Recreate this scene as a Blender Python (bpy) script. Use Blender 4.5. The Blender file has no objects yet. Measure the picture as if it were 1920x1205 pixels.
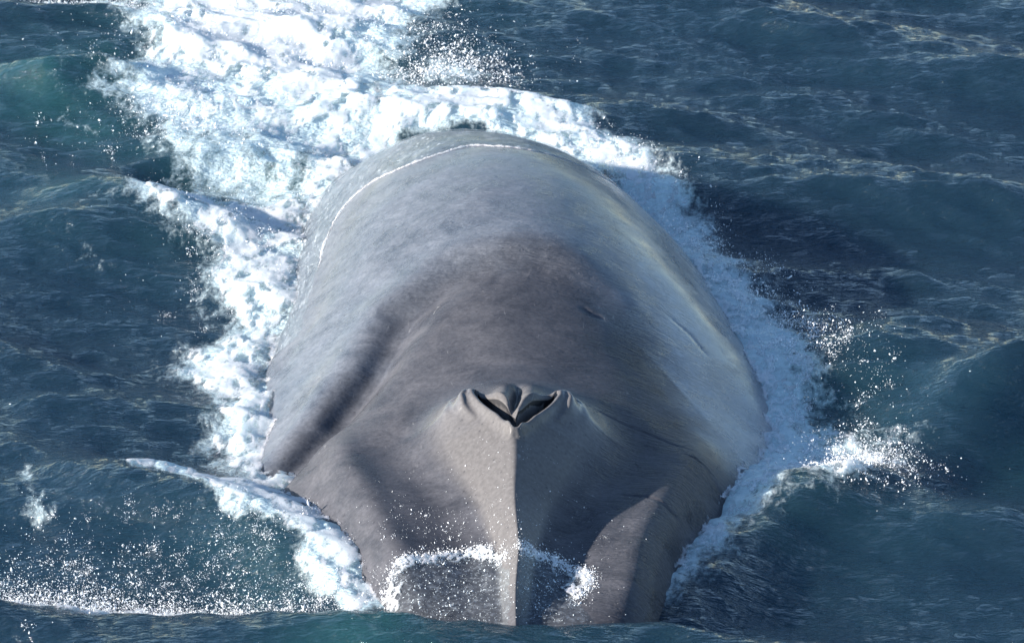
import bpy, math, random
import numpy as np
from math import radians

# ------------------------------------------------------------------ camera, sky, sun, exposure
scene = bpy.context.scene
cam_d = bpy.data.cameras.new("camera")
cam_d.sensor_width = 36.0
cam_d.angle = radians(16.0)
cam_d.clip_end = 20000
cam_d.dof.use_dof = True
cam_d.dof.focus_distance = 22.5
cam_d.dof.aperture_fstop = 5.0
cam = bpy.data.objects.new("camera", cam_d)
scene.collection.objects.link(cam)
cam.location = (0, 0, 9.85)
cam.rotation_euler = (radians(90 - 23), 0, 0)
scene.camera = cam

SUN_ELEV = 18.5
SUN_AZ = -102.0          # compass style, clockwise from +Y; -90 is straight from the left
world = bpy.data.worlds.new("World")
scene.world = world
world.use_nodes = True
wn = world.node_tree
wn.nodes.clear()
sky = wn.nodes.new("ShaderNodeTexSky")
sky.sky_type = 'NISHITA'
sky.sun_disc = False
sky.sun_elevation = radians(SUN_ELEV)
sky.sun_rotation = radians(SUN_AZ)
sky.air_density = 0.8
sky.dust_density = 0.05
sky.ozone_density = 2.0
bg = wn.nodes.new("ShaderNodeBackground")
bg.inputs["Strength"].default_value = 0.105
wo = wn.nodes.new("ShaderNodeOutputWorld")
wn.links.new(sky.outputs[0], bg.inputs[0])
wn.links.new(bg.outputs[0], wo.inputs[0])

sun_d = bpy.data.lights.new("sun", 'SUN')
sun_d.energy = 5.0
sun_d.angle = radians(0.6)
sun_d.color = (1.0, 0.93, 0.85)
sun = bpy.data.objects.new("sun", sun_d)
scene.collection.objects.link(sun)
az, el = radians(SUN_AZ), radians(SUN_ELEV)
from mathutils import Vector
sv = Vector((math.sin(az) * math.cos(el), math.cos(az) * math.cos(el), math.sin(el)))
sun.rotation_euler = sv.to_track_quat('Z', 'Y').to_euler()
sun.location = (-20, 20, 20)

scene.view_settings.view_transform = 'Standard'
scene.view_settings.look = 'None'
scene.view_settings.exposure = 1.6
scene.view_settings.gamma = 1.0

# ------------------------------------------------------------------ numeric helpers
rng = np.random.default_rng(11)
PERM = rng.permutation(4096).astype(np.int64)
GA = rng.uniform(0, 2 * np.pi, 4096)
GX, GY = np.cos(GA), np.sin(GA)


def noise(x, y, seed=0):
    """2-D gradient noise, about -1..1"""
    x = np.asarray(x, float) + seed * 17.37
    y = np.asarray(y, float) - seed * 9.11
    xi, yi = np.floor(x).astype(np.int64), np.floor(y).astype(np.int64)
    fx, fy = x - xi, y - yi
    u = fx * fx * fx * (fx * (fx * 6 - 15) + 10)
    v = fy * fy * fy * (fy * (fy * 6 - 15) + 10)

    def c(i, j):
        h = PERM[(PERM[(xi + i) & 4095] + yi + j) & 4095]
        return GX[h] * (fx - i) + GY[h] * (fy - j)
    a = c(0, 0) * (1 - u) + c(1, 0) * u
    b = c(0, 1) * (1 - u) + c(1, 1) * u
    return (a * (1 - v) + b * v) * 1.5


def fbm(x, y, octs=4, seed=0, gain=0.5):
    s, a = 0, 1.0
    for o in range(octs):
        s = s + a * noise(x * 2 ** o, y * 2 ** o, seed + o)
        a *= gain
    return s


def smooth(a, b, x):
    t = np.clip((x - a) / (b - a), 0, 1)
    return t * t * (3 - 2 * t)


def poly_dist(X, Y, pts):
    """distance to an open polyline, signed side (left +) and 0..1 position along it"""
    best = np.full(X.shape, 1e9)
    side = np.zeros(X.shape)
    pos = np.zeros(X.shape)
    seg = [math.hypot(b[0] - a[0], b[1] - a[1]) for a, b in zip(pts, pts[1:])]
    tot, acc = sum(seg), 0
    for (a, b), l in zip(zip(pts, pts[1:]), seg):
        dx, dy = (b[0] - a[0]) / l, (b[1] - a[1]) / l
        rx, ry = X - a[0], Y - a[1]
        t = np.clip(rx * dx + ry * dy, 0, l)
        d = np.hypot(rx - t * dx, ry - t * dy)
        m = d < best
        best = np.where(m, d, best)
        side = np.where(m, np.sign(dx * ry - dy * rx), side)
        pos = np.where(m, (acc + t) / tot, pos)
        acc += l
    return best, side, pos


def poly_sd(X, Y, pts):
    """signed distance to a closed polygon, inside positive"""
    d, _, _ = poly_dist(X, Y, list(pts) + [pts[0]])
    ins = np.zeros(X.shape, bool)
    n = len(pts)
    for i in range(n):
        x0, y0 = pts[i]
        x1, y1 = pts[(i + 1) % n]
        if y0 == y1:
            continue
        c = ((y0 > Y) != (y1 > Y)) & (X < (x1 - x0) * (Y - y0) / (y1 - y0) + x0)
        ins ^= c
    return np.where(ins, d, -d)


def make_mesh(name, verts, faces, mat, smooth_shade=True, attrs=None):
    me = bpy.data.meshes.new(name)
    verts = np.ascontiguousarray(verts, np.float32)
    faces = np.ascontiguousarray(faces, np.int32)
    nf, k = faces.shape
    me.vertices.add(len(verts))
    me.vertices.foreach_set("co", verts.ravel())
    me.loops.add(nf * k)
    me.loops.foreach_set("vertex_index", faces.ravel())
    me.polygons.add(nf)
    me.polygons.foreach_set("loop_start", np.arange(0, nf * k, k, dtype=np.int32))
    me.update(calc_edges=True)
    me.validate()
    me.polygons.foreach_set("use_smooth", np.full(len(me.polygons), smooth_shade))
    for an, av in (attrs or {}).items():
        at = me.attributes.new(an, 'FLOAT', 'POINT')
        at.data.foreach_set("value", np.ascontiguousarray(av, np.float32))
    me.materials.append(mat)
    ob = bpy.data.objects.new(name, me)
    scene.collection.objects.link(ob)
    return ob


def tag(o, label=None, cat=None, kind=None, group=None):
    for k, v in (("label", label), ("category", cat), ("kind", kind), ("group", group)):
        if v:
            o[k] = v
    return o


def grid_faces(ny, nx):
    i = np.arange((ny - 1) * (nx - 1))
    r, c = i // (nx - 1), i % (nx - 1)
    a = r * nx + c
    return np.stack([a, a + 1, a + nx + 1, a + nx], 1)


# ------------------------------------------------------------------ node helpers
class NT:
    def __init__(self, name):
        self.mat = bpy.data.materials.new(name)
        self.mat.use_nodes = True
        self.t = self.mat.node_tree
        self.t.nodes.clear()
        self.out = self.t.nodes.new("ShaderNodeOutputMaterial")

    def n(self, typ, inputs=None, **props):
        nd = self.t.nodes.new(typ)
        for k, v in props.items():
            setattr(nd, k, v)
        for k, v in (inputs or {}).items():
            if isinstance(v, bpy.types.NodeSocket):
                self.t.links.new(v, nd.inputs[k])
            else:
                nd.inputs[k].default_value = v
        return nd

    def math(self, op, a, b=0.0, clamp=False):
        return self.n("ShaderNodeMath", {0: a, 1: b}, operation=op, use_clamp=clamp).outputs[0]

    def attr(self, name):
        return self.n("ShaderNodeAttribute", attribute_name=name).outputs["Fac"]

    def ramp(self, fac, stops):
        r = self.n("ShaderNodeValToRGB", {0: fac})
        e = r.color_ramp.elements
        while len(e) < len(stops):
            e.new(0.5)
        for el_, (p, c) in zip(e, stops):
            el_.position = p
            el_.color = c if len(c) == 4 else (*c, 1)
        return r.outputs[0]

    def mixc(self, fac, a, b):
        m = self.n("ShaderNodeMix", data_type='RGBA')
        for s, v in ((0, fac), (6, a), (7, b)):
            if isinstance(v, bpy.types.NodeSocket):
                self.t.links.new(v, m.inputs[s])
            else:
                m.inputs[s].default_value = v if s == 0 else (*v, 1)
        return m.outputs[2]

    def noise(self, scale, detail=3, rough=0.5, vec=None, dist=0.0):
        i = {"Scale": scale, "Detail": detail, "Roughness": rough, "Distortion": dist}
        if vec is not None:
            i["Vector"] = vec
        return self.n("ShaderNodeTexNoise", i).outputs["Fac"]

    def coords(self, scale=(1, 1, 1), rot=(0, 0, 0)):
        tc = self.n("ShaderNodeTexCoord").outputs["Object"]
        return self.n("ShaderNodeMapping", {"Vector": tc, "Scale": scale, "Rotation": rot}).outputs[0]

    def done(self, shader):
        self.t.links.new(shader, self.out.inputs["Surface"])
        return self.mat


def mat_sea():
    m = NT("sea_water")
    foam, aer = m.attr("foam"), m.attr("aeration")
    co = m.coords()
    vary = m.noise(0.8, 2, 0.5, co)
    deep = m.mixc(vary, (0.0055, 0.0185, 0.032), (0.0095, 0.027, 0.043))
    green = m.mixc(vary, (0.010, 0.046, 0.050), (0.019, 0.075, 0.077))
    col = m.mixc(aer, deep, green)
    lace = m.noise(9.0, 6, 0.62, m.coords((1, 0.55, 1)), 0.6)
    lace2 = m.noise(34.0, 4, 0.6, m.coords((1, 0.6, 1)), 0.4)
    v = m.math('ADD', m.math('MULTIPLY', lace, 0.75), m.math('MULTIPLY', lace2, 0.35))
    v = m.math('ADD', v, m.math('MULTIPLY', foam, 0.8))
    ff = m.n("ShaderNodeMapRange", {0: v, 1: 0.78, 2: 1.12, 3: 0.0, 4: 1.0}, interpolation_type='SMOOTHSTEP').outputs[0]
    ff = m.math('MULTIPLY', ff, m.n("ShaderNodeMapRange", {0: foam, 1: 0.02, 2: 0.2}).outputs[0])
    ff = m.math('MULTIPLY', ff, 0.8)
    col = m.mixc(ff, col, (0.55, 0.68, 0.70))
    b1 = m.noise(13.0, 3, 0.55, m.coords((0.55, 1.5, 1), (0, 0, 0.38)))
    b2 = m.noise(42.0, 3, 0.55, m.coords((0.6, 1.5, 1), (0, 0, 0.35)))
    h = m.math('ADD', m.math('MULTIPLY', b1, 0.050), m.math('MULTIPLY', b2, 0.017))
    h = m.math('ADD', h, m.math('MULTIPLY', ff, 0.012))
    bump = m.n("ShaderNodeBump", {"Height": h, "Distance": 1.0, "Strength": 1.0})
    rough = m.math('ADD', m.math('MULTIPLY', ff, 0.5), 0.06)
    p = m.n("ShaderNodeBsdfPrincipled", {"Base Color": col, "Roughness": rough, "IOR": 1.333, "Normal": bump.outputs[0],
                                          "Subsurface Weight": m.math('SUBTRACT', 1.0, ff), "Subsurface Radius": (0.5, 0.8, 1.0), "Subsurface Scale": 0.9}, subsurface_method='BURLEY')
    return m.done(p.outputs[0])


def mat_foam(name="sea_foam"):
    m = NT(name)
    dens = m.attr("foam_density")
    n0 = m.noise(7.5, 6, 0.66, m.coords((1, 0.55, 1)), 0.8)
    n1 = m.noise(30.0, 5, 0.65, m.coords((1, 0.6, 1)), 0.6)
    n1 = m.math('ADD', m.math('MULTIPLY', n0, 0.6), m.math('MULTIPLY', n1, 0.4))
    n1 = m.n("ShaderNodeMapRange", {0: n1, 1: 0.30, 2: 0.70, 3: 0.1, 4: 0.9}).outputs[0]
    n2 = m.noise(95.0, 3, 0.6)
    v = m.math('ADD', m.math('MULTIPLY', n1, 0.8), m.math('MULTIPLY', n2, 0.4))
    v = m.math('ADD', v, dens)
    a = m.n("ShaderNodeMapRange", {0: v, 1: 0.58, 2: 1.12}, interpolation_type='SMOOTHSTEP').outputs[0]
    bump = m.n("ShaderNodeBump", {"Height": m.math('ADD', n1, m.math('MULTIPLY', n2, 0.5)), "Distance": 0.012, "Strength": 0.4})
    p = m.n("ShaderNodeBsdfPrincipled", {"Base Color": (0.63, 0.65, 0.66, 1), "Roughness": 0.6, "IOR": 1.2, "Normal": bump.outputs[0],
                                          "Subsurface Weight": 0.8, "Subsurface Radius": (0.8, 1.0, 1.0), "Subsurface Scale": 0.10}, subsurface_method='BURLEY')
    tl = m.n("ShaderNodeBsdfTranslucent", {"Color": (0.80, 0.88, 0.90, 1)})
    ms = m.n("ShaderNodeMixShader", {0: 0.35, 1: p.outputs[0], 2: tl.outputs[0]})
    tr = m.n("ShaderNodeBsdfTransparent")
    mx = m.n("ShaderNodeMixShader", {0: a, 1: tr.outputs[0], 2: ms.outputs[0]})
    return m.done(mx.outputs[0])


def mat_drops():
    m = NT("spray_drops")
    p = m.n("ShaderNodeBsdfPrincipled", {"Base Color": (0.85, 0.87, 0.88, 1), "Roughness": 0.25, "IOR": 1.33})
    return m.done(p.outputs[0])


def mat_film():
    m = NT("water_film")
    n1 = m.noise(16.0, 4, 0.6, m.coords((1.5, 0.6, 1)), 0.4)
    bump = m.n("ShaderNodeBump", {"Height": n1, "Distance": 0.012, "Strength": 0.18})
    g = m.n("ShaderNodeBsdfGlossy", {"Color": (1, 1, 1, 1), "Roughness": 0.12, "Normal": bump.outputs[0]})
    d = m.n("ShaderNodeBsdfDiffuse", {"Color": (0.55, 0.60, 0.63, 1)})
    tr = m.n("ShaderNodeBsdfTransparent", {"Color": (0.93, 0.96, 0.97, 1)})
    fr = m.n("ShaderNodeFresnel", {"IOR": m.math('ADD', m.math('MULTIPLY', m.attr("wet"), 0.16), 1.17), "Normal": bump.outputs[0]}).outputs[0]
    white = m.n("ShaderNodeMapRange", {0: m.noise(28.0, 5, 0.65), 1: 0.5, 2: 0.8, 3: 0.02, 4: 0.30}).outputs[0]
    fleck = m.n("ShaderNodeMapRange", {0: m.noise(75.0, 3, 0.6), 1: 0.62, 2: 0.70, 3: 0.0, 4: 0.6}).outputs[0]
    white = m.math('MAXIMUM', white, fleck)
    a = m.n("ShaderNodeMixShader", {0: white, 1: tr.outputs[0], 2: d.outputs[0]})
    fr = m.math('MULTIPLY', fr, 0.25)
    b = m.n("ShaderNodeMixShader", {0: fr, 1: a.outputs[0], 2: g.outputs[0]})
    return m.done(b.outputs[0])


def mat_skin():
    m = NT("whale_skin")
    pale = m.attr("pale")
    guard = m.attr("guard")
    co = m.coords()
    mott = m.noise(3.2, 7, 0.68, co, 0.5)
    mott = m.n("ShaderNodeMapRange", {0: mott, 1: 0.3, 2: 0.7}).outputs[0]
    fine = m.noise(38.0, 4, 0.6, co)
    streak = m.noise(7.0, 4, 0.6, m.coords((2.2, 0.5, 1.0)), 0.3)
    head = m.mixc(mott, (0.032, 0.034, 0.041), (0.088, 0.087, 0.095))
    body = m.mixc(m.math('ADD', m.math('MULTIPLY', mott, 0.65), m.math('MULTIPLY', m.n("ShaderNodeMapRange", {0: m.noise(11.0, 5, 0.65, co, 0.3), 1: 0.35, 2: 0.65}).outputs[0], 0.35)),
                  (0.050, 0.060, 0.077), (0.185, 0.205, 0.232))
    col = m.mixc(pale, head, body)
    col = m.mixc(guard, col, (0.108, 0.102, 0.100))
    spk = m.n("ShaderNodeMapRange", {0: fine, 1: 0.35, 2: 0.65, 3: 0.85, 4: 1.12}).outputs[0]
    col = m.n("ShaderNodeMix", {0: 1.0, 6: col, 7: m.n("ShaderNodeCombineColor", {0: spk, 1: spk, 2: spk}).outputs[0]},
              data_type='RGBA', blend_type='MULTIPLY').outputs[2]
    # pale scars and small pits
    sc = m.noise(1.0, 2, 0.5, m.coords((16, 5, 9), (0, 0, 0.9)), 1.5)
    sc = m.n("ShaderNodeMapRange", {0: sc, 1: 0.70, 2: 0.78, 3: 0.0, 4: 0.5}).outputs[0]
    col = m.mixc(sc, col, (0.22, 0.22, 0.22))
    vor = m.n("ShaderNodeTexVoronoi", {"Scale": 13.0, "Randomness": 1.0, "Vector": co}).outputs["Distance"]
    pit = m.n("ShaderNodeMapRange", {0: vor, 1: 0.05, 2: 0.14, 3: 0.55, 4: 0.0}).outputs[0]
    col = m.mixc(pit, col, (0.03, 0.03, 0.035))
    w1 = m.noise(1.0, 3, 0.6, m.coords((7, 34, 14), (0, 0, 0.25)), 0.8)
    w2 = m.noise(1.0, 4, 0.6, m.coords((22, 80, 40), (0, 0, -0.1)), 0.4)
    wr = m.attr("wrinkle")
    h = m.math('ADD', m.math('MULTIPLY', w1, 0.026), m.math('MULTIPLY', w2, 0.012))
    h = m.math('MULTIPLY', h, wr)
    h = m.math('ADD', h, m.math('MULTIPLY', fine, 0.0015))
    bump = m.n("ShaderNodeBump", {"Height": h, "Distance": 1.0, "Strength": 0.7})
    rough = m.n("ShaderNodeMapRange", {0: mott, 1: 0.3, 2: 0.7, 3: 0.26, 4: 0.44}).outputs[0]
    p = m.n("ShaderNodeBsdfPrincipled", {"Base Color": col, "Roughness": rough, "IOR": m.math('ADD', m.math('MULTIPLY', m.attr("wet"), 0.16), 1.17), "Normal": bump.outputs[0],
                                          "Specular IOR Level": m.math('ADD', m.math('MULTIPLY', m.attr("wet"), 0.5), 0.2), "Coat Weight": m.math('ADD', m.math('MULTIPLY', m.attr("wet"), 0.45), 0.06), "Coat Roughness": m.n("ShaderNodeMapRange", {0: m.noise(5.0, 4, 0.6, co, 0.5), 1: 0.35, 2: 0.65, 3: 0.08, 4: 0.32}).outputs[0], "Coat IOR": 1.33})
    return m.done(p.outputs[0])


def mat_plain(name, col, rough):
    m = NT(name)
    c = m.mixc(m.noise(60.0, 3), tuple(v * 0.8 for v in col), tuple(v * 1.2 for v in col))
    p = m.n("ShaderNodeBsdfPrincipled", {"Base Color": c, "Roughness": rough})
    return m.done(p.outputs[0])


SEA, FOAM, DROPS, FILM, SKIN = mat_sea(), mat_foam(), mat_drops(), mat_film(), mat_skin()

# ------------------------------------------------------------------ sea surface
LEFT_ARM = [(-0.82,18.41),(-1.13,19.12),(-1.40,19.51),(-1.72,19.94),(-2.07,20.28),(-2.39,20.52),(-2.80,20.99),(-3.16,21.45),(-3.55,21.75)]
RIGHT_ARM = [(0.84,18.44),(1.12,19.01),(1.41,19.61),(1.76,20.12),(2.12,20.47),(2.48,20.78),(2.87,21.27),(3.37,21.95),(3.78,22.39)]
FRONT = [(-3.87,18.74),(-2.93,18.61),(-2.30,18.40),(-1.69,18.32),(-0.82,18.20),(-0.48,18.11),(0.00,18.08),(0.83,18.10),(1.31,17.95),(1.89,17.83)]
WAVES = []
wr_ = np.random.default_rng(5)
for lam0, cnt, slope, spread in ((2.6, 10, .095, .30), (1.4, 18, .15, .33), (0.75, 26, .15, .38), (0.4, 34, .155, .48), (0.2, 40, .15, .6), (.1, 40, .12, .7)):
    for i in range(cnt):
        lam = lam0 * wr_.uniform(.72, 1.4)
        k = 2 * np.pi / lam
        th = radians(68) + wr_.normal(0, spread)
        WAVES.append((k, math.cos(th), math.sin(th), slope / k * wr_.uniform(.5, 1.5) / math.sqrt(cnt / 2), wr_.uniform(0, 6.283)))


def ridge(X, Y, pts, h, s_left, s_right, taper):
    d, side, pos = poly_dist(X, Y, pts)
    s = np.where(side > 0, s_left, s_right)
    return h * np.exp(-(d / s) ** 2) * np.interp(pos, [0, .15, .6, 1], taper)


BUMPS = [  # x, y, length, width, turn, height : short steep waves of the churned water on the sunny side
    (-3.5, 28.3, .75, .35, .1, .24), (-3.0, 25.5, .6, .3, -.3, .16), (-2.6, 26.3, .7, .22, .25, .14), (-3.2, 24.8, .5, .25, -.5, .15),
    (-2.4, 24.9, .5, .3, .2, .10), (-3.9, 22.9, .9, .35, -.3, .12), (2.9, 22.9, .55, .25, -.1, .14), (3.2, 21.9, .7, .3, .35, .16), (2.5, 22.6, .4, .2, -.3, .10),
    (3.3, 20.0, .9, .35, .2, .10)]


def sea_at(X, Y, cell=0.02):
    dx = np.zeros(X.shape); dy = np.zeros(X.shape); dz = np.zeros(X.shape)
    gust = 0.8 + 0.35 * noise(X / 2.3, Y / 3.1, 7)
    # the whale's bulk flattens the longer waves right beside it
    calm = 1 - .7 * np.exp(-((X / 2.3) ** 4 + ((Y - 20.8) / 4.2) ** 4))
    for k, cx, cy, a, ph in WAVES:
        f = np.exp(-(k * cell / 2.2) ** 2)
        if np.isscalar(f) is False and f.max() < .01:
            continue
        arg = (k * (cx * X + cy * Y) + ph)
        am = a * f * (gust if k > 6 else 1.0) * (calm if k < 18 else 1.0)
        dz += am * np.sin(arg)
        c = am * np.cos(arg) * 0.5
        dx += cx * c
        dy += cy * c
    near = (np.abs(X) < 6) & (Y > 15) & (Y < 34)
    x, y = X[near], Y[near]
    z = ridge(x, y, LEFT_ARM, .25, .34, .60, [1.0, 1.0, .9, .1]) ** 4
    z += ridge(x, y, RIGHT_ARM, .16, .45, .30, [.6, 1.0, 1.0, .6]) ** 4
    z += ridge(x, y, FRONT, .36, .28, .6, [.65, .72, 1.0, .9]) ** 4
    z = z ** .25
    for bx_, by_, l, w, tn, h in BUMPS:
        c, s = math.cos(tn), math.sin(tn)
        u, v = (x - bx_) * c + (y - by_) * s, -(x - bx_) * s + (y - by_) * c
        v = v + .25 * np.abs(u) * .4
        z += h * np.exp(-(u / l) ** 2 - (np.abs(v) / np.where(v > 0, w * 1.5, w)) ** 1.6)
    dz[near] += z
    return dx, dy, dz


# foam outlines on the water, in metres
WAKE = [(-3.30,31.32),(-0.57,31.32),(-0.87,29.80),(-1.03,29.09),(-1.05,28.14),(-1.14,27.24),(-1.47,26.05),(-1.57,24.94),(-1.61,25.26),(-1.52,26.40),(-1.83,26.75),(-2.34,26.87),(-2.65,27.00),(-3.22,27.88),(-2.96,29.09),(-3.23,29.80)]
WAKE_CORE = [(-3.01,31.32),(-0.96,31.32),(-1.19,29.65),(-1.42,28.81),(-1.17,27.88),(-1.35,27.12),(-1.54,26.63),(-1.71,27.62),(-2.09,28.14),(-2.57,28.67),(-2.93,28.81)]
BACKEDGE = [(-1.55,24.52),(-1.61,25.70),(-1.33,26.75),(-1.03,28.0),(-0.47,28.05),(0.05,27.8),(0.52,27.35),(0.95,26.65),(1.15,25.70),(0.57,26.05),(0.17,26.63),(-0.42,27.12),(-0.84,26.93),(-1.15,26.40),(-1.37,25.76)]
LPATCH = [(-2.77,25.37),(-2.35,25.87),(-2.07,25.37),(-1.60,25.48),(-1.45,24.94),(-1.38,24.21),(-1.46,23.52),(-1.58,23.04),(-1.62,22.49),(-1.30,20.50),(-1.25,20.25),(-1.62,20.40),(-1.80,20.80),(-1.90,21.46),(-1.97,21.97),(-2.20,22.40),(-2.15,22.86),(-1.88,23.13),(-2.11,23.81),(-2.03,24.21),(-2.17,24.62),(-2.59,24.94)]
LBOW = [(-2.24, 20.7), (-1.78, 20.43), (-1.51, 20.27), (-1.19, 20.35), (-0.84, 19.82), (-0.63, 19.11), (-0.55, 18.47), (-0.91, 18.43), (-1.11, 18.83), (-1.39, 19.39), (-1.68, 19.86), (-2.03, 20.23), (-2.37, 20.54)]
FSPLASH = [(-3.19,19.11),(-2.51,18.94),(-2.04,18.87),(-1.54,18.73),(-1.52,18.53),(-2.16,18.47),(-2.95,18.69),(-3.14,18.77)]
RFLANK = [(0.80,26.75),(1.20,26.0),(1.38,25.3),(1.46,24.39),(1.67,24.09),(1.81,23.21),(1.96,22.74),(1.95,21.68),(2.04,21.11),(1.80,20.55),(1.50,20.02),(1.35,19.73),(1.07,19.10),(0.85,18.73),(0.65,18.89),(0.98,19.80),(1.25,20.55),(1.38,21.35),(1.35,22.74),(1.06,24.19),(0.70,25.52)]
RTHIN = [(1.56,22.09),(2.02,22.62),(2.22,21.57),(2.54,21.32),(2.42,20.76),(1.90,20.14),(1.46,20.45)]
RCREST = [(1.98,20.39),(2.11,20.78),(2.35,21.15),(2.45,20.78),(2.26,20.55),(2.03,20.20)]
FAR = [(-4.22,30.62),(-3.09,30.62),(-3.24,30.16),(-3.98,30.16)]
LACE = [(-2.83, 27.12), (-2.27, 27.0), (-1.69, 27.24), (-1.44, 26.4), (-1.54, 25.04), (-2.02, 25.26), (-2.17, 25.7), (-2.56, 25.93), (-2.73, 26.51)]
CRESTS = [[(-3.77, 28.04), (-3.63, 27.4), (-3.26, 26.84), (-3.2, 26.9), (-3.56, 27.52), (-3.69, 28.11)], [(-3.3, 24.84), (-3.13, 24.32), (-2.86, 23.96), (-2.86, 24.11), (-3.06, 24.42), (-3.2, 24.84)], [(-3.79, 28.17), (-3.53, 28.64), (-3.15, 28.78), (-3.14, 28.64), (-3.49, 28.44), (-3.72, 27.97)], [(-3.19, 25.06), (-2.95, 25.83), (-2.69, 26.12), (-2.27, 25.95), (-2.26, 25.83), (-2.68, 25.97), (-2.91, 25.66), (-3.14, 24.95)], [(2.34, 22.95), (2.53, 23.04), (2.67, 22.67), (2.85, 22.58), (2.79, 22.44), (2.62, 22.53), (2.48, 22.9)], [(2.91, 21.87), (3.13, 22.22), (3.23, 22.22), (3.04, 21.79)]]
SPR = [(-0.80,28.67),(-0.49,29.09),(-0.20,28.67),(-0.26,28.27),(-0.70,28.14)]
LOOSE = [(-3.20,20.55),(-3.03,20.79),(-2.90,20.32),(-2.78,20.10),(-2.92,19.88),(-3.10,20.32)]


def foam_density(X, Y, items):
    D = np.zeros(X.shape)
    wx = X + .10 * fbm(X * 2.5, Y * 1.6, 3, 21)
    wy = Y + .16 * fbm(X * 2.5, Y * 1.6, 3, 31)
    for pts, soft, gain in items:
        D = np.maximum(D, gain * smooth(-soft, soft * .8, poly_sd(wx, wy, pts)))
    return D


THIN = [(WAKE, .7, .95), (LPATCH, .6, .9), (LBOW, .18, .9), (RFLANK, .45, .85), (RTHIN, .5, .55), (RCREST, .25, .7), (BACKEDGE, .35, 1.0),
        (FSPLASH, .2, .6), (LACE, .4, .62), (FAR, .25, .6), (LOOSE, .15, .42), (SPR, .3, .5)] + [(c_, .12, .40) for c_ in CRESTS[:4]]


def axis(lo, hi, step, far, n):
    core = np.arange(lo, hi + 1e-6, step)
    g = np.geomspace(step, far, n)
    return np.concatenate([(lo - np.cumsum(g))[::-1], core, hi + np.cumsum(g)])


def build_sea():
    xs = axis(-4.7, 4.7, .018, 420, 60)
    ys = axis(17.3, 31.6, .020, 420, 60)
    X, Y = np.meshgrid(xs, ys)
    sh = X.shape
    X, Y = X.ravel(), Y.ravel()
    cx = np.gradient(xs); cy = np.gradient(ys)
    cell = np.maximum(cx[None, :], cy[:, None]).ravel() * np.ones(X.size)
    dx, dy, dz = sea_at(X, Y, cell)
    near = (np.abs(X) < 6) & (Y > 15) & (Y < 34)
    foam = np.zeros(X.size); aer = np.zeros(X.size)
    x, y = X[near], Y[near]
    foam[near] = foam_density(x, y, THIN)
    a = np.zeros(x.shape)
    for ax, ay, rx, ry, g in ((-.75, 18.1, .55, .4, .8), (0.1, 18.0, .7, .25, .3), (-3.4, 28.0, 1.2, 1.6, .8), (-2.0, 28.3, 1.5, 2.5, .8), (-1.9, 26.0, .9, 1.6, .8),
                              (-1.4, 19.3, .8, .7, .25), (-3.0, 25.5, .9, .9, .3), (1.7, 21.3, .8, 1.8, .35), (3.3, 20.8, .7, .8, .2)):
        a = np.maximum(a, g * np.exp(-((x - ax) / rx) ** 2 - ((y - ay) / ry) ** 2))
    a *= .8 + .4 * fbm(x * 1.5, y * 1.5, 3, 77)
    aer[near] = np.clip(a, 0, 1)
    # the churned foam water itself is lumpy
    lump = fbm(x * 4, y * 2.6, 4, 41, .55)
    dz[near] += foam[near] * .022 * lump
    V = np.stack([X + dx, Y + dy, dz], 1)
    ob = make_mesh("sea", V, grid_faces(*sh), SEA, attrs={"foam": foam, "aeration": aer})
    tag(ob, "choppy blue green sea surface around the whale", "sea", "structure")


build_sea()

# ------------------------------------------------------------------ whale
#       Y     cx    ztop  W     K    p
ST = [(17.05, .00, -.50, .10, .10, 2.5), (17.15, .00, -.38, .38, .25, 2.8), (17.5, .00, -.10, .78, .40, 3.5), (18.2, .01, .25, .98, .75, 4.5),
      (18.9, -.01, .37, 1.02, None, 3.6), (19.5, -.05, .44, 1.22, None, 3.0), (20.0, -.06, .49, 1.40, None, 2.6), (20.5, -.03, .54, 1.52, None, 2.25),
      (21.0, .00, .59, 1.57, None, 1.95), (21.7, .01, .68, 1.62, None, 1.85), (22.4, .00, .78, 1.62, None, 1.9), (23.2, -.03, .87, 1.53, None, 2.0),
      (24.0, -.09, .85, 1.46, None, 2.1), (24.7, -.17, .76, 1.37, None, 2.1), (25.4, -.27, .60, 1.20, None, 2.1), (26.0, -.36, .36, .98, None, 2.1),
      (26.5, -.42, .08, 1.35, .60, 2.1), (27.2, -.45, -.42, 1.25, .6, 2.1), (29.0, -.9, -1.2, .8, .5, 2.1), (31.0, -1.5, -1.6, .4, .4, 2.1), (33.0, -2.2, -1.8, .12, .1, 2.1)]
rows = []
for (Y, cx, zt, W, K, p) in ST:
    if K is None:                       # W is then the half width at the waterline
        K = zt + .5
        W = W * (K / zt) ** (1 / p)
    rows.append((Y, cx, zt, W, K, p))
rows = np.array(rows)


def spline(xq, x, y):
    """smooth monotone-ish cubic through the stations"""
    h = np.diff(x); d = np.diff(y) / h
    m = np.concatenate([[d[0]], (d[:-1] * h[1:] + d[1:] * h[:-1]) / (h[:-1] + h[1:]), [d[-1]]])
    i = np.clip(np.searchsorted(x, xq) - 1, 0, len(x) - 2)
    t = (xq - x[i]) / h[i]
    t2, t3 = t * t, t * t * t
    return (2*t3-3*t2+1)*y[i] + (t3-2*t2+t)*h[i]*m[i] + (-2*t3+3*t2)*y[i+1] + (t3-t2)*h[i]*m[i+1]


def station(Y):
    return [spline(Y, rows[:, 0], rows[:, j]) for j in range(1, 6)]


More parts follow.
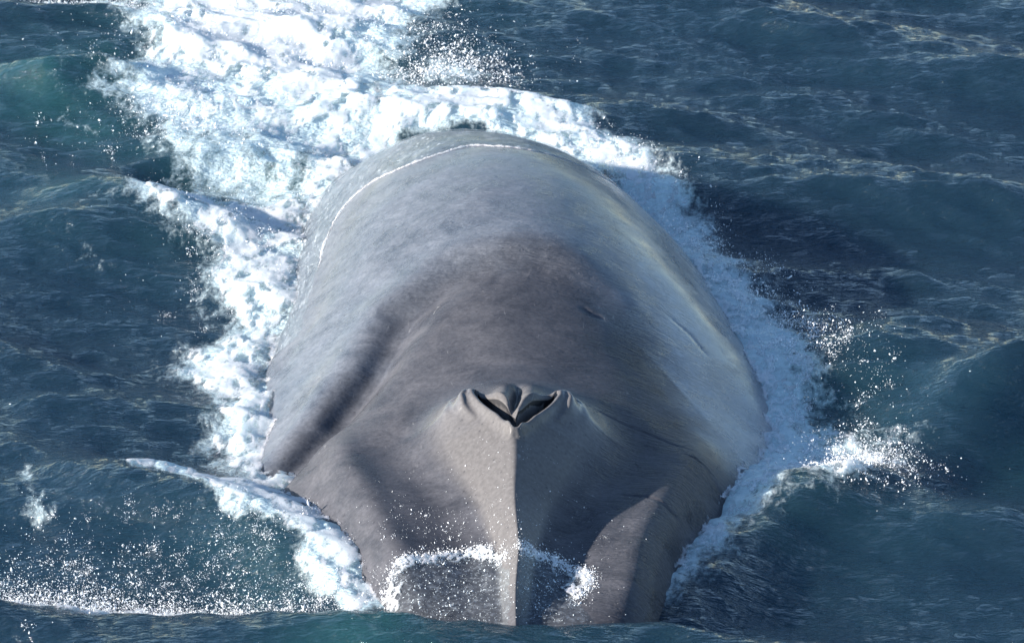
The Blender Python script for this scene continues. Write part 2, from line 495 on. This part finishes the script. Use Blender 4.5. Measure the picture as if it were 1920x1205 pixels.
NECK = [(-1.50, 20.45), (-1.36, 20.62), (-1.12, 20.95), (-.86, 21.45), (-.66, 22.0), (-.33, 22.35), (.14, 22.40), (.5, 22.15), (.78, 21.75)]
GY_ = [17.6, 18.2, 18.9, 19.4, 19.75, 20.05, 20.3, 20.55, 20.85, 21.1]
GW_ = [.05, .08, .12, .24, .38, .50, .56, .52, .42, .35]
GH_ = [.03, .07, .11, .17, .23, .26, .22, .13, .03, .0]
SLITW = .095
APEX = (.02, 19.84)
SLIT = {-1: (-.24, 20.36), 1: (.29, 20.36)}


def head_features(x, y):
    """heights added to the smooth body: splash guard, nostrils, neck groove, rostrum plates"""
    z = np.zeros(x.shape)
    xc = x - .02 - .010 * np.sin(y * 3.1) - .006 * np.sin(y * 7.7 + 1)
    # splash guard: a keel that widens and rises up to the nostrils
    gw = np.interp(y, GY_, GW_); gh = np.interp(y, GY_, GH_)
    q = np.sqrt((xc / gw) ** 2 + .0035)
    tent = np.where(q < 1.25, 1 - q, -.25)
    tent = np.where(tent < .18, .18 * np.exp((tent - .18) / .18), tent)
    roundness = smooth(19.9, 20.35, y)
    dome = np.exp(-(xc / (gw * .75)) ** 2)
    z += gh * (tent * (1 - roundness) + dome * roundness)
    # valley beside the guard on each rostrum plate, then a low raised plate edge
    f = smooth(18.0, 18.8, y) * (1 - smooth(20.2, 20.9, y))
    z -= f * .05 * np.exp(-((np.abs(xc) - (gw + .16)) / .16) ** 2)
    ew = np.interp(y, [18.2, 19.0, 19.6, 20.2, 20.8], [.64, .74, .90, 1.08, 1.18])
    z += f * .085 * np.exp(-((np.abs(xc) - ew) / .15) ** 2)
    z -= f * .035 * np.exp(-((xc - ew - .15) / .035) ** 2) * (1 - smooth(19.5, 19.9, y))
    # nostrils
    for s, (ex, ey) in SLIT.items():
        vx, vy = ex - APEX[0], ey - APEX[1]
        L = math.hypot(vx, vy); vx /= L; vy /= L
        t = ((x - APEX[0]) * vx + (y - APEX[1]) * vy) / L
        n = (-(x - APEX[0]) * vy + (y - APEX[1]) * vx) * (1 if s > 0 else -1)   # + behind the front lip
        tt = np.clip(t, 0, 1)
        wid = SLITW * np.sin(np.pi * np.clip(tt * .97 + .01, 0, 1)) ** .8
        inside = (t > 0.0) & (t < 0.985)
        mid = wid * .5
        e = np.abs(n - mid) / np.maximum(mid, 1e-3)
        z -= np.where(inside, .20 * (1 - smooth(.55, 1.0, e)), 0)
        along = smooth(-.06, .0, t) * (1 - smooth(.96, 1.08, t))
        z += .036 * along * np.exp(-((n + .020) / .026) ** 2)              # front lip
        z += .022 * along * np.exp(-((n - wid - .03) / .025) ** 2)         # rear lip
        hook = [(ex - s * .02, ey + .0), (ex + s * .045, ey + .035), (ex + s * .075, ey - .02), (ex + s * .06, ey - .10), (ex + s * .0, ey - .20)]
        dh, _, ph_ = poly_dist(x, y, hook)
        z += .036 * np.exp(-(dh / .024) ** 2) * (1 - .7 * ph_)
        hook2 = [(ex + s * (.02), ey + .10), (ex + s * .12, ey + .05), (ex + s * .135, ey - .05), (ex + s * .10, ey - .18)]
        dh, _, ph_ = poly_dist(x, y, hook2)
        z -= .040 * np.exp(-(dh / .028) ** 2) * (1 - ph_)
        z += .105 * np.exp(-(((x - ex - s * .09) / .125) ** 2 + ((y - ey - .02) / .16) ** 2))
    z -= .07 * np.exp(-(xc / .028) ** 2) * smooth(19.95, 20.1, y) * (1 - smooth(20.4, 20.75, y))
    z += .03 * (np.exp(-((xc - .09) / .06) ** 2) + np.exp(-((xc + .09) / .06) ** 2)) * smooth(20.1, 20.3, y) * (1 - smooth(20.5, 20.8, y))
    # neck groove between head and back
    d, side, pos = poly_dist(x, y, NECK)
    dep = np.interp(pos, [0, .1, .35, .6, .8, 1], [.09, .13, .115, .06, .03, 0])
    z -= dep * np.exp(-(d / np.interp(pos, [0, .4, 1], [.10, .14, .28])) ** 2)
    z += .06 * np.interp(pos, [0, .3, .6, 1], [1, 1, .4, 0]) * np.exp(-((d - .30) / .20) ** 2) * (side > 0)
    # soft muscle undulations
    z += .018 * fbm(x * 1.1, y * .8, 2, 61) * smooth(20.6, 21.4, y)
    return z


CREASES = [([(.88, 19.62), (1.02, 19.58), (1.14, 19.46)], .012, .012), ([(.62, 19.72), (.80, 19.70), (.93, 19.62)], .006, .012),
           ([(1.05, 20.35), (1.22, 20.32), (1.33, 20.15)], .008, .010), ([(.40, 20.62), (.8, 20.55), (1.15, 20.42)], .005, .012),
           ([(1.02, 22.3), (1.18, 22.2), (1.30, 22.0)], .010, .012), ([(.45, 21.95), (.52, 21.9), (.6, 21.88)], .014, .02)]


def whale_top(x, y):
    cx, zt, W, K, p = station(y)
    u = np.abs(x - cx) / W
    z = zt - K * u ** p + head_features(x, y)
    for pts, dep, sg in CREASES:
        d, _, pos = poly_dist(x, y, pts)
        z -= dep * np.exp(-(d / sg) ** 2) * np.minimum(1, 4 * np.minimum(pos + .05, 1.05 - pos))
    return z


def build_whale():
    root = bpy.data.objects.new("whale", None)
    scene.collection.objects.link(root)
    root.location = (0, 21.5, 0)
    tag(root, "huge grey whale surfacing head on with heart shaped blowholes", "whale")
    ys = np.concatenate([np.arange(17.05, 18.0, .04), np.arange(18.0, 19.6, .012), np.arange(19.6, 20.75, .0075), np.arange(20.75, 26.6, .022), np.arange(26.6, 33.01, .16)])
    # denser columns near the middle of the head
    tq = np.linspace(-1, 1, 4001)
    dens = 1 + 2.0 * np.exp(-(tq / .28) ** 2) + 1.2 * smooth(.72, .9, np.abs(tq))
    cum = np.cumsum(dens); cum = (cum - cum[0]) / (cum[-1] - cum[0])
    nt = 430
    ts = np.interp(np.linspace(0, 1, nt), cum, tq)
    cx, zt, W, K, p = station(ys)
    T, Yg = np.meshgrid(ts, ys)
    X = cx[:, None] + W[:, None] * T
    Z = whale_top(X.ravel(), Yg.ravel()).reshape(X.shape)
    nb = 24
    ph = np.linspace(0, np.pi, nb + 2)[1:-1]
    Xb = cx[:, None] + W[:, None] * np.cos(ph)[None, :]
    Zb = np.minimum(Z[:, -1], (zt - K))[:, None] - (W * .95)[:, None] * np.sin(ph)[None, :]
    Xa = np.concatenate([X, Xb], 1); Za = np.concatenate([Z, Zb], 1)
    Ya = np.repeat(ys[:, None], Xa.shape[1], 1)
    ny, nx = Xa.shape
    V = np.stack([Xa, Ya - 21.5, Za], 2).reshape(-1, 3)
    i = np.arange((ny - 1) * nx); r, c = i // nx, i % nx
    c2 = (c + 1) % nx
    F = np.stack([r * nx + c, r * nx + c2, (r + 1) * nx + c2, (r + 1) * nx + c], 1)
    # end caps as degenerate fans
    v0 = len(V)
    V = np.vstack([V, [[cx[0], ys[0] - 21.55, Za[0].mean()], [cx[-1], ys[-1] - 21.4, Za[-1].mean()]]])
    Fa = F
    x, y, z = V[:, 0], V[:, 1] + 21.5, V[:, 2]
    d, side, pos = poly_dist(x, y, NECK)
    out = np.where(side > 0, d, -d)
    # paler mottled skin on back and flanks, plain slate on the head, plus sky sheen painted on the right flank
    rgt_sheen = smooth(.78, 1.42, x + .10 * (y - 21.5) + .14 * fbm(x * 2.5, y * 2.5, 3, 8)) * smooth(20.2, 21.0, y)
    pale = np.clip(.62 * smooth(-.25, .55, out + .16 * fbm(x * 2, y * 2, 3, 5)) * smooth(20.0, 20.8, y) + rgt_sheen * .9, 0, 1)
    gw = np.interp(y, GY_, GW_)
    guard = (1 - smooth(.75, 1.15, np.abs(x - .02) / gw)) * (1 - smooth(20.2, 20.7, y)) * smooth(18, 18.6, y)
    wet = pale.copy()
    for s_, (ex, ey) in SLIT.items():
        wet = np.maximum(wet, .9 * np.exp(-(((x - ex - s_ * .10) / .16) ** 2 + ((y - ey + .02) / .26) ** 2)))
    wrk = .25 + .75 * smooth(.1, .9, x) + .5 * smooth(21.8, 22.6, y)
    wrk = wrk * (1 - .8 * guard)
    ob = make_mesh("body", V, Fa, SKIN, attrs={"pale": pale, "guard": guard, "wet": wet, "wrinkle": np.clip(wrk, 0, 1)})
    me = ob.data
    ob.parent = root
    # blowhole linings: near-black sheets that paint the shade inside the nostril slits
    dark = mat_plain("nostril_shade", (.012, .012, .014), .5)
    for s, (ex, ey) in SLIT.items():
        vx, vy = ex - APEX[0], ey - APEX[1]
        L = math.hypot(vx, vy); vx /= L; vy /= L
        nx_, ny_ = (-vy, vx) if s > 0 else (vy, -vx)
        n_t, n_n = 40, 9
        tt, nn = np.meshgrid(np.linspace(.05, .96, n_t), np.linspace(0, 1, n_n), indexing='ij')
        wid = SLITW * np.sin(np.pi * np.clip(tt * .97 + .01, 0, 1)) ** .8
        q = wid * (.03 + .94 * nn)
        px = APEX[0] + vx * tt * L + nx_ * q
        py = APEX[1] + vy * tt * L + ny_ * q
        pz = whale_top(px.ravel(), py.ravel()).reshape(px.shape) + .004
        b = make_mesh("blowhole", np.stack([px, py - 21.5, pz], 2).reshape(-1, 3), grid_faces(n_t, n_n), dark)
        b.parent = root
        b["label"] = "dark nostril slit of the blowhole"
    return root


whale = build_whale()

# ------------------------------------------------------------------ foam, films and spray
def build_foam(name, label, items, res, thick, host=None, thr=.36, lace=.75, stretch=(1.0, .6), seed=0, lift=.0, shrink=None):
    pts = np.array([p for it in items for p in it[0]])
    pad = .3
    xs = np.arange(pts[:, 0].min() - pad, pts[:, 0].max() + pad, res)
    ys = np.arange(pts[:, 1].min() - pad, pts[:, 1].max() + pad, res * 1.25)
    X, Y = np.meshgrid(xs, ys)
    sh = X.shape
    x, y = X.ravel(), Y.ravel()
    D = foam_density(x, y, items)
    keep0 = D > .08
    n = np.zeros(x.size)
    xx, yy = x[keep0] * stretch[0], y[keep0] * stretch[1]
    rid = 1 - np.abs(fbm(xx * 3.6, yy * 3.0, 6, 101 + seed, .66)) * 1.3
    n[keep0] = rid
    Vv = D + lace * (n - .62)
    on = (Vv > thr) & keep0
    fi = grid_faces(*sh)
    m = on[fi].sum(1) >= 3
    if shrink is not None:
        m &= ~shrink(x[fi[:, 0]], y[fi[:, 0]])
    fi = fi[m]
    used = np.unique(fi)
    remap = -np.ones(x.size, np.int64); remap[used] = np.arange(len(used))
    x, y, v = x[used], y[used], Vv[used]
    bill = .80 * (noise(x * 3.2, y * 2.2, 201 + seed)) + .14 * (1 - np.abs(noise(x * 9, y * 6, 202 + seed)) * 2) \
        + .06 * (1 - np.abs(noise(x * 21, y * 14, 203 + seed)) * 2) + .06 * noise(x * 42, y * 30, 204 + seed)
    edge = smooth(.2, 1.1, D[used]) * smooth(thr - .1, thr + .5, v)
    if host is None:
        dx, dy, dz = sea_at(x, y)
    else:
        dx = dy = 0
        dz = host(x, y)
    z = dz + lift + thick * edge * np.maximum(.45 + .6 * bill, .02) - .002
    wt = whale_top(x, np.clip(y, 17.1, 32.9))
    climb = wt - dz
    reach = .03 + .02 * noise(x * 3, y * 3, 311)
    z = np.where((climb < reach) & (y < 27), np.maximum(z, wt + .004 + .006 * bill), z)
    jx = .004 * noise(x * 25, y * 25, 301) * edge; jy = .006 * noise(x * 25, y * 25, 302) * edge
    ob = make_mesh(name, np.stack([x + dx + jx, y + dy + jy, z], 1), remap[fi], FOAM, attrs={"foam_density": np.clip((v - thr) * 1.15 - .26, -.3, .62)})
    tag(ob, label, "foam", "stuff")
    return ob


build_foam("wake_foam", "broad bright white wake churning behind the whale's back", [(WAKE, .45, .74), (LACE, .4, .42), (WAKE_CORE, .6, 1.4)], .013, .07, seed=1)
build_foam("flank_foam", "bright white foam patch rolling along the whale's sunlit flank", [(LPATCH, .26, 1.0)], .0125, .06, seed=2)
build_foam("back_foam", "white foam rim where the sea washes over the whale's rear back", [(BACKEDGE, .24, 1.0)], .013, .06, seed=3)
build_foam("bow_foam", "white foam sliding down the bow wave beside the whale's sunlit cheek", [(LBOW, .14, 1.0)], .011, .035, seed=4)
build_foam("shaded_foam", "bluish white foam band along the whale's shaded flank", [(RFLANK, .26, .72), (RTHIN, .25, .60)], .0125, .055, seed=5)
build_foam("crest_foam", "sunlit breaking foam crest on the wave beyond the whale's shadow", [(RCREST, .14, .95)], .012, .07, seed=6)
build_foam("splash_foam", "white splash along the crest of the low front wave", [(FSPLASH, .16, .95)], .012, .06, seed=7)


def build_spray(name, label, clusters, seed, host=None):
    """loose drops: (x, y, sx, sy, turn, height, count, size)"""
    r = np.random.default_rng(seed)
    P, S = [], []
    for x, y, sx, sy, tn, h, cnt, size in clusters:
        cnt = int(cnt * 2.7)
        nj = max(6, cnt // 45)
        jb = r.normal(0, 1, (nj, 2)) * (sx, sy)
        jd = r.normal(0, .55, (nj, 2)) * h
        jh = h * r.exponential(.6, nj)
        pick = r.integers(0, nj, cnt)
        t = r.random(cnt) ** 1.3
        k = jb[pick] + jd[pick] * t[:, None] + r.normal(0, 1, (cnt, 2)) * (.012 + .07 * t[:, None]) * (.4 + 2 * min(h, .3))
        loose = r.random(cnt) < (.25 if host is None else .8)
        k = np.where(loose[:, None], r.normal(0, 1, (cnt, 2)) * (sx, sy) * 1.15, k)
        hh = np.where(loose, h * .6 * r.exponential(.4, cnt), jh[pick] * (2.2 * t - 1.5 * t * t) + r.normal(0, .03 * min(1, h * 5), cnt) * t)
        hh = np.maximum(hh, 0)
        c, s = math.cos(tn), math.sin(tn)
        px, py = x + k[:, 0] * c - k[:, 1] * s, y + k[:, 0] * s + k[:, 1] * c
        if host is None:
            dx, dy, dz = sea_at(px, py)
        else:
            dx, dy, dz = 0, 0, host(px, py)
        P.append(np.stack([px + dx, py + dy, dz + hh], 1))
        S.append(size * (.25 + r.exponential(.42, cnt)))
    P = np.vstack(P); S = np.clip(np.concatenate(S) * .54, .0009, .0075)
    base = np.array([(1, 0, 0), (-1, 0, 0), (0, 1, 0), (0, -1, 0), (0, 0, 1.2), (0, 0, -1.2)])
    tri = np.array([(0, 2, 4), (2, 1, 4), (1, 3, 4), (3, 0, 4), (2, 0, 5), (1, 2, 5), (3, 1, 5), (0, 3, 5)])
    st = 1 + r.exponential(.9, len(P))[:, None]
    ax = r.normal(0, 1, (len(P), 3)); ax[:, 2] += .8; ax /= np.linalg.norm(ax, axis=1)[:, None]
    off = base[None] * S[:, None, None]
    off = off + ax[:, None, :] * ((off * ax[:, None, :]).sum(2, keepdims=True)) * (st[:, None, :] - 1)
    V = (P[:, None, :] + off).reshape(-1, 3)
    F = (tri[None] + (np.arange(len(P)) * 6)[:, None, None]).reshape(-1, 3)
    ob = make_mesh(name, V, F, DROPS)
    tag(ob, label, "spray", "stuff")


build_spray("front_spray", "sparkling drops thrown up over the low front wave", [
    (-2.5, 18.80, .50, .09, -.15, .20, 5500, .0042), (-1.5, 18.65, .35, .08, -.1, .13, 2200, .0038), (-2.2, 19.3, .7, .3, 0, .08, 1300, .0035), (-1.5, 19.4, .4, .25, -.5, .06, 700, .003)], 1)
build_spray("shaded_spray", "loose drops flung from the whale's shaded flank", [
    (1.9, 23.0, .18, .6, .3, .12, 1800, .0045), (1.5, 24.3, .12, .5, .3, .14, 900, .004), (1.14, 25.0, .03, .05, 0, .3, 260, .004), (2.2, 20.7, .2, .2, .4, .14, 1500, .0045), (.7, 26.2, .3, .2, -.6, .12, 600, .004)], 2)
build_spray("wake_spray", "fine drops hanging over the white wake", [
    (-.5, 28.6, .25, .25, 0, .25, 1500, .0055), (-1.9, 29.5, .7, .9, 0, .3, 3000, .005), (-2.6, 27.2, .4, .5, 0, .12, 1200, .0045), (-3.6, 30.3, .4, .15, 0, .12, 800, .005), (-1.95, 24.5, .3, .6, 0, .1, 900, .004)], 3)


# ------------------------------------------------------------------ water running over the skin
LINE = [(-1.42,22.75),(-1.40,23.05),(-1.36,23.6),(-1.32,24.05),(-1.23,24.42),(-1.04,24.56),(-0.77,24.51),(-0.5,24.56),(-0.29,24.67),(-0.08,24.57),(0.15,24.55),(0.39,24.66),(0.60,24.80),(.85,25.05),(1.1,25.2)]
SHEET_L = [(-.74,17.9),(-.72,18.55),(-.66,18.8),(-.5,18.88),(-.34,18.97),(-.17,19.0),(-.06,18.83),(-.01,18.66),(-.01,17.9)]
SHEET_R = [(.03,17.9),(.035,18.66),(.09,18.89),(.22,18.93),(.31,18.86),(.42,18.79),(.43,18.64),(.34,18.52),(.46,18.3),(.5,17.9)]


def smooth_line(pts, n):
    p = np.array(pts); t = np.arange(len(p), dtype=float)
    q = np.linspace(0, len(p) - 1, n)
    return np.stack([spline(q, t, p[:, 0]), spline(q, t, p[:, 1])], 1)


def skin_film(name, label, xr, yr, res, keep, thick, mat):
    X, Y = np.meshgrid(np.arange(*xr, res), np.arange(*yr, res))
    sh = X.shape
    x, y = X.ravel(), Y.ravel()
    d = keep(x, y)
    z = whale_top(x, y)
    on = (d > 0) & (z > -.25)
    fi = grid_faces(*sh)
    fi = fi[on[fi].all(1)]
    used = np.unique(fi)
    rm = -np.ones(x.size, np.int64); rm[used] = np.arange(len(used))
    x, y, z, d = x[used], y[used], z[used], d[used]
    z = z + .002 + thick * smooth(0, .12, d) * (.8 + .5 * fbm(x * 6, y * 4, 3, 91))
    ob = make_mesh(name, np.stack([x, y, z], 1), rm[fi], mat)
    tag(ob, label, "water", "stuff")


def behind(x, y):
    d, side, pos = poly_dist(x, y, [tuple(p) for p in smooth_line(LINE, 60)])
    return np.where(side > 0, d, -d) + .006 * noise(x * 20, y * 20, 15)


def in_sheet(x, y):
    wx, wy = x + .02 * fbm(x * 9, y * 9, 3, 55), y + .03 * fbm(x * 9, y * 9, 3, 56)
    return np.maximum(poly_sd(wx, wy, SHEET_L), poly_sd(wx, wy, SHEET_R))


skin_film("water_film", "thin sheet of sea water sliding over the whale's rear back", (-2.0, 1.4), (22.6, 26.8), .022, behind, .014, FILM)
skin_film("water_sheet", "thin frothy water sheet climbing the whale's snout", (-.85, .6), (17.9, 19.1), .011, in_sheet, .02, FILM)


def foam_thread(name, label, pts, n, rad, host, seed, span=(0, 1)):
    """irregular bead of foam lying along a line"""
    c = smooth_line(pts, n)
    t = np.linspace(0, 1, n)
    c[:, 0] += .010 * noise(t * 60, t * 0 + 3, seed); c[:, 1] += .014 * noise(t * 70, t * 0 + 5, seed)
    z = host(c[:, 0], c[:, 1])
    p = np.column_stack([c, z + rad * .3])
    tg = np.gradient(p, axis=0); tg /= np.linalg.norm(tg, axis=1)[:, None]
    up = np.array([0, 0, 1.0]); sd = np.cross(tg, up); sd /= np.linalg.norm(sd, axis=1)[:, None]
    nn = np.cross(sd, tg)
    m = 8
    a = np.linspace(0, 2 * np.pi, m, endpoint=False)
    r = rad * (.35 + .9 * np.abs(noise(t * 45, t * 0, seed + 1)) + .5 * np.abs(noise(t * 130, t * 0, seed + 2)))
    r = r * smooth(-1.0, -.2, noise(t * 17, t * 0 + 9, seed + 7))
    r = r * np.interp(t, [0, .5, .7, 1], [1.1, 1.0, .55, .3]) * smooth(0, .04, t) * (1 - smooth(.94, 1, t)) + .001
    rr = r[:, None] * (1 + .35 * noise(t[:, None] * 200, a[None, :] * 2, seed + 3))
    V = p[:, None, :] + rr[..., None] * (np.cos(a)[None, :, None] * sd[:, None, :] * 1.3 + np.sin(a)[None, :, None] * nn[:, None, :])
    i = np.arange((n - 1) * m); q, k = i // m, i % m; k2 = (k + 1) % m
    F = np.stack([q * m + k, q * m + k2, (q + 1) * m + k2, (q + 1) * m + k], 1)
    ob = make_mesh(name, V.reshape(-1, 3), F, FOAM, attrs={"foam_density": np.full(n * m, .8)})
    tag(ob, label, "foam", "stuff")


foam_thread("film_edge", "thin white water line curving across the whale's back", LINE[2:], 900, .0085, whale_top, 400)
RIM_L = [(-.74,18.2),(-.72,18.55),(-.66,18.8),(-.5,18.88),(-.34,18.97),(-.17,19.0),(-.06,18.85)]
RIM_R = [(.07,18.84),(.1,18.89),(.22,18.93),(.31,18.86),(.42,18.79),(.44,18.66),(.36,18.52)]


def band(pts, w0, w1):
    c = smooth_line(pts, 24)
    t = np.gradient(c, axis=0); t /= np.linalg.norm(t, axis=1)[:, None]
    n = np.stack([-t[:, 1], t[:, 0]], 1)
    return [tuple(p) for p in c + n * w0] + [tuple(p) for p in (c - n * w1)[::-1]]


def foam_on_skin(name, label, polys, res, thick, seed, thr=.45):
    pts = np.array([p for q in polys for p in q])
    X, Y = np.meshgrid(np.arange(pts[:, 0].min() - .1, pts[:, 0].max() + .1, res), np.arange(pts[:, 1].min() - .1, pts[:, 1].max() + .1, res))
    sh = X.shape; x, y = X.ravel(), Y.ravel()
    wx, wy = x + .025 * fbm(x * 12, y * 9, 3, seed), y + .035 * fbm(x * 12, y * 9, 3, seed + 9)
    D = np.max([smooth(-.03, .03, poly_sd(wx, wy, q)) for q in polys], 0)
    v = D * .75 + .9 * (.38 - np.abs(fbm(x * 11, y * 9, 5, seed + 20, .6)) * 1.2)
    on = (v > thr) & (D > .1)
    fi = grid_faces(*sh); fi = fi[on[fi].sum(1) >= 3]
    used = np.unique(fi); rm = -np.ones(x.size, np.int64); rm[used] = np.arange(len(used))
    x, y, v = x[used], y[used], v[used]
    b = .6 + .6 * (1 - 2 * np.abs(noise(x * 16, y * 14, seed + 30))) + .4 * (1 - 2 * np.abs(noise(x * 38, y * 34, seed + 31)))
    z = whale_top(x, y) + .003 + thick * smooth(thr - .05, thr + .4, v) * np.maximum(b, .05)
    ob = make_mesh(name, np.stack([x, y, z], 1), rm[fi], FOAM, attrs={"foam_density": np.clip((v - thr) * 1.3 - .2, -.3, .55)})
    tag(ob, label, "foam", "stuff")


foam_on_skin("sheet_foam", "frothy white rim of the water climbing the whale's snout", [band(RIM_L, .02, .10), band(RIM_R, .02, .12)], .0055, .008, 500)
build_spray("skin_drops", "small white flecks of water sliding on the whale's snout", [
    (-.35, 18.5, .22, .25, 0, .01, 420, .0042), (.2, 18.55, .14, .2, 0, .01, 160, .0042), (-.35, 19.25, .25, .12, -.4, .006, 160, .0034), (-.2, 19.7, .2, .2, 0, .006, 30, .003), (.4, 19.3, .2, .3, 0, .006, 60, .0028)], 9, whale_top)

rim = []
for pts in (RIM_L, RIM_R):
    for (px_, py_) in smooth_line(pts, 16):
        rim.append((px_, py_ - .02, .022, .03, 0, .012, 75, .0040))
build_spray("rim_drops", "fine white froth beads along the water's arched edge on the snout", rim, 12, whale_top)
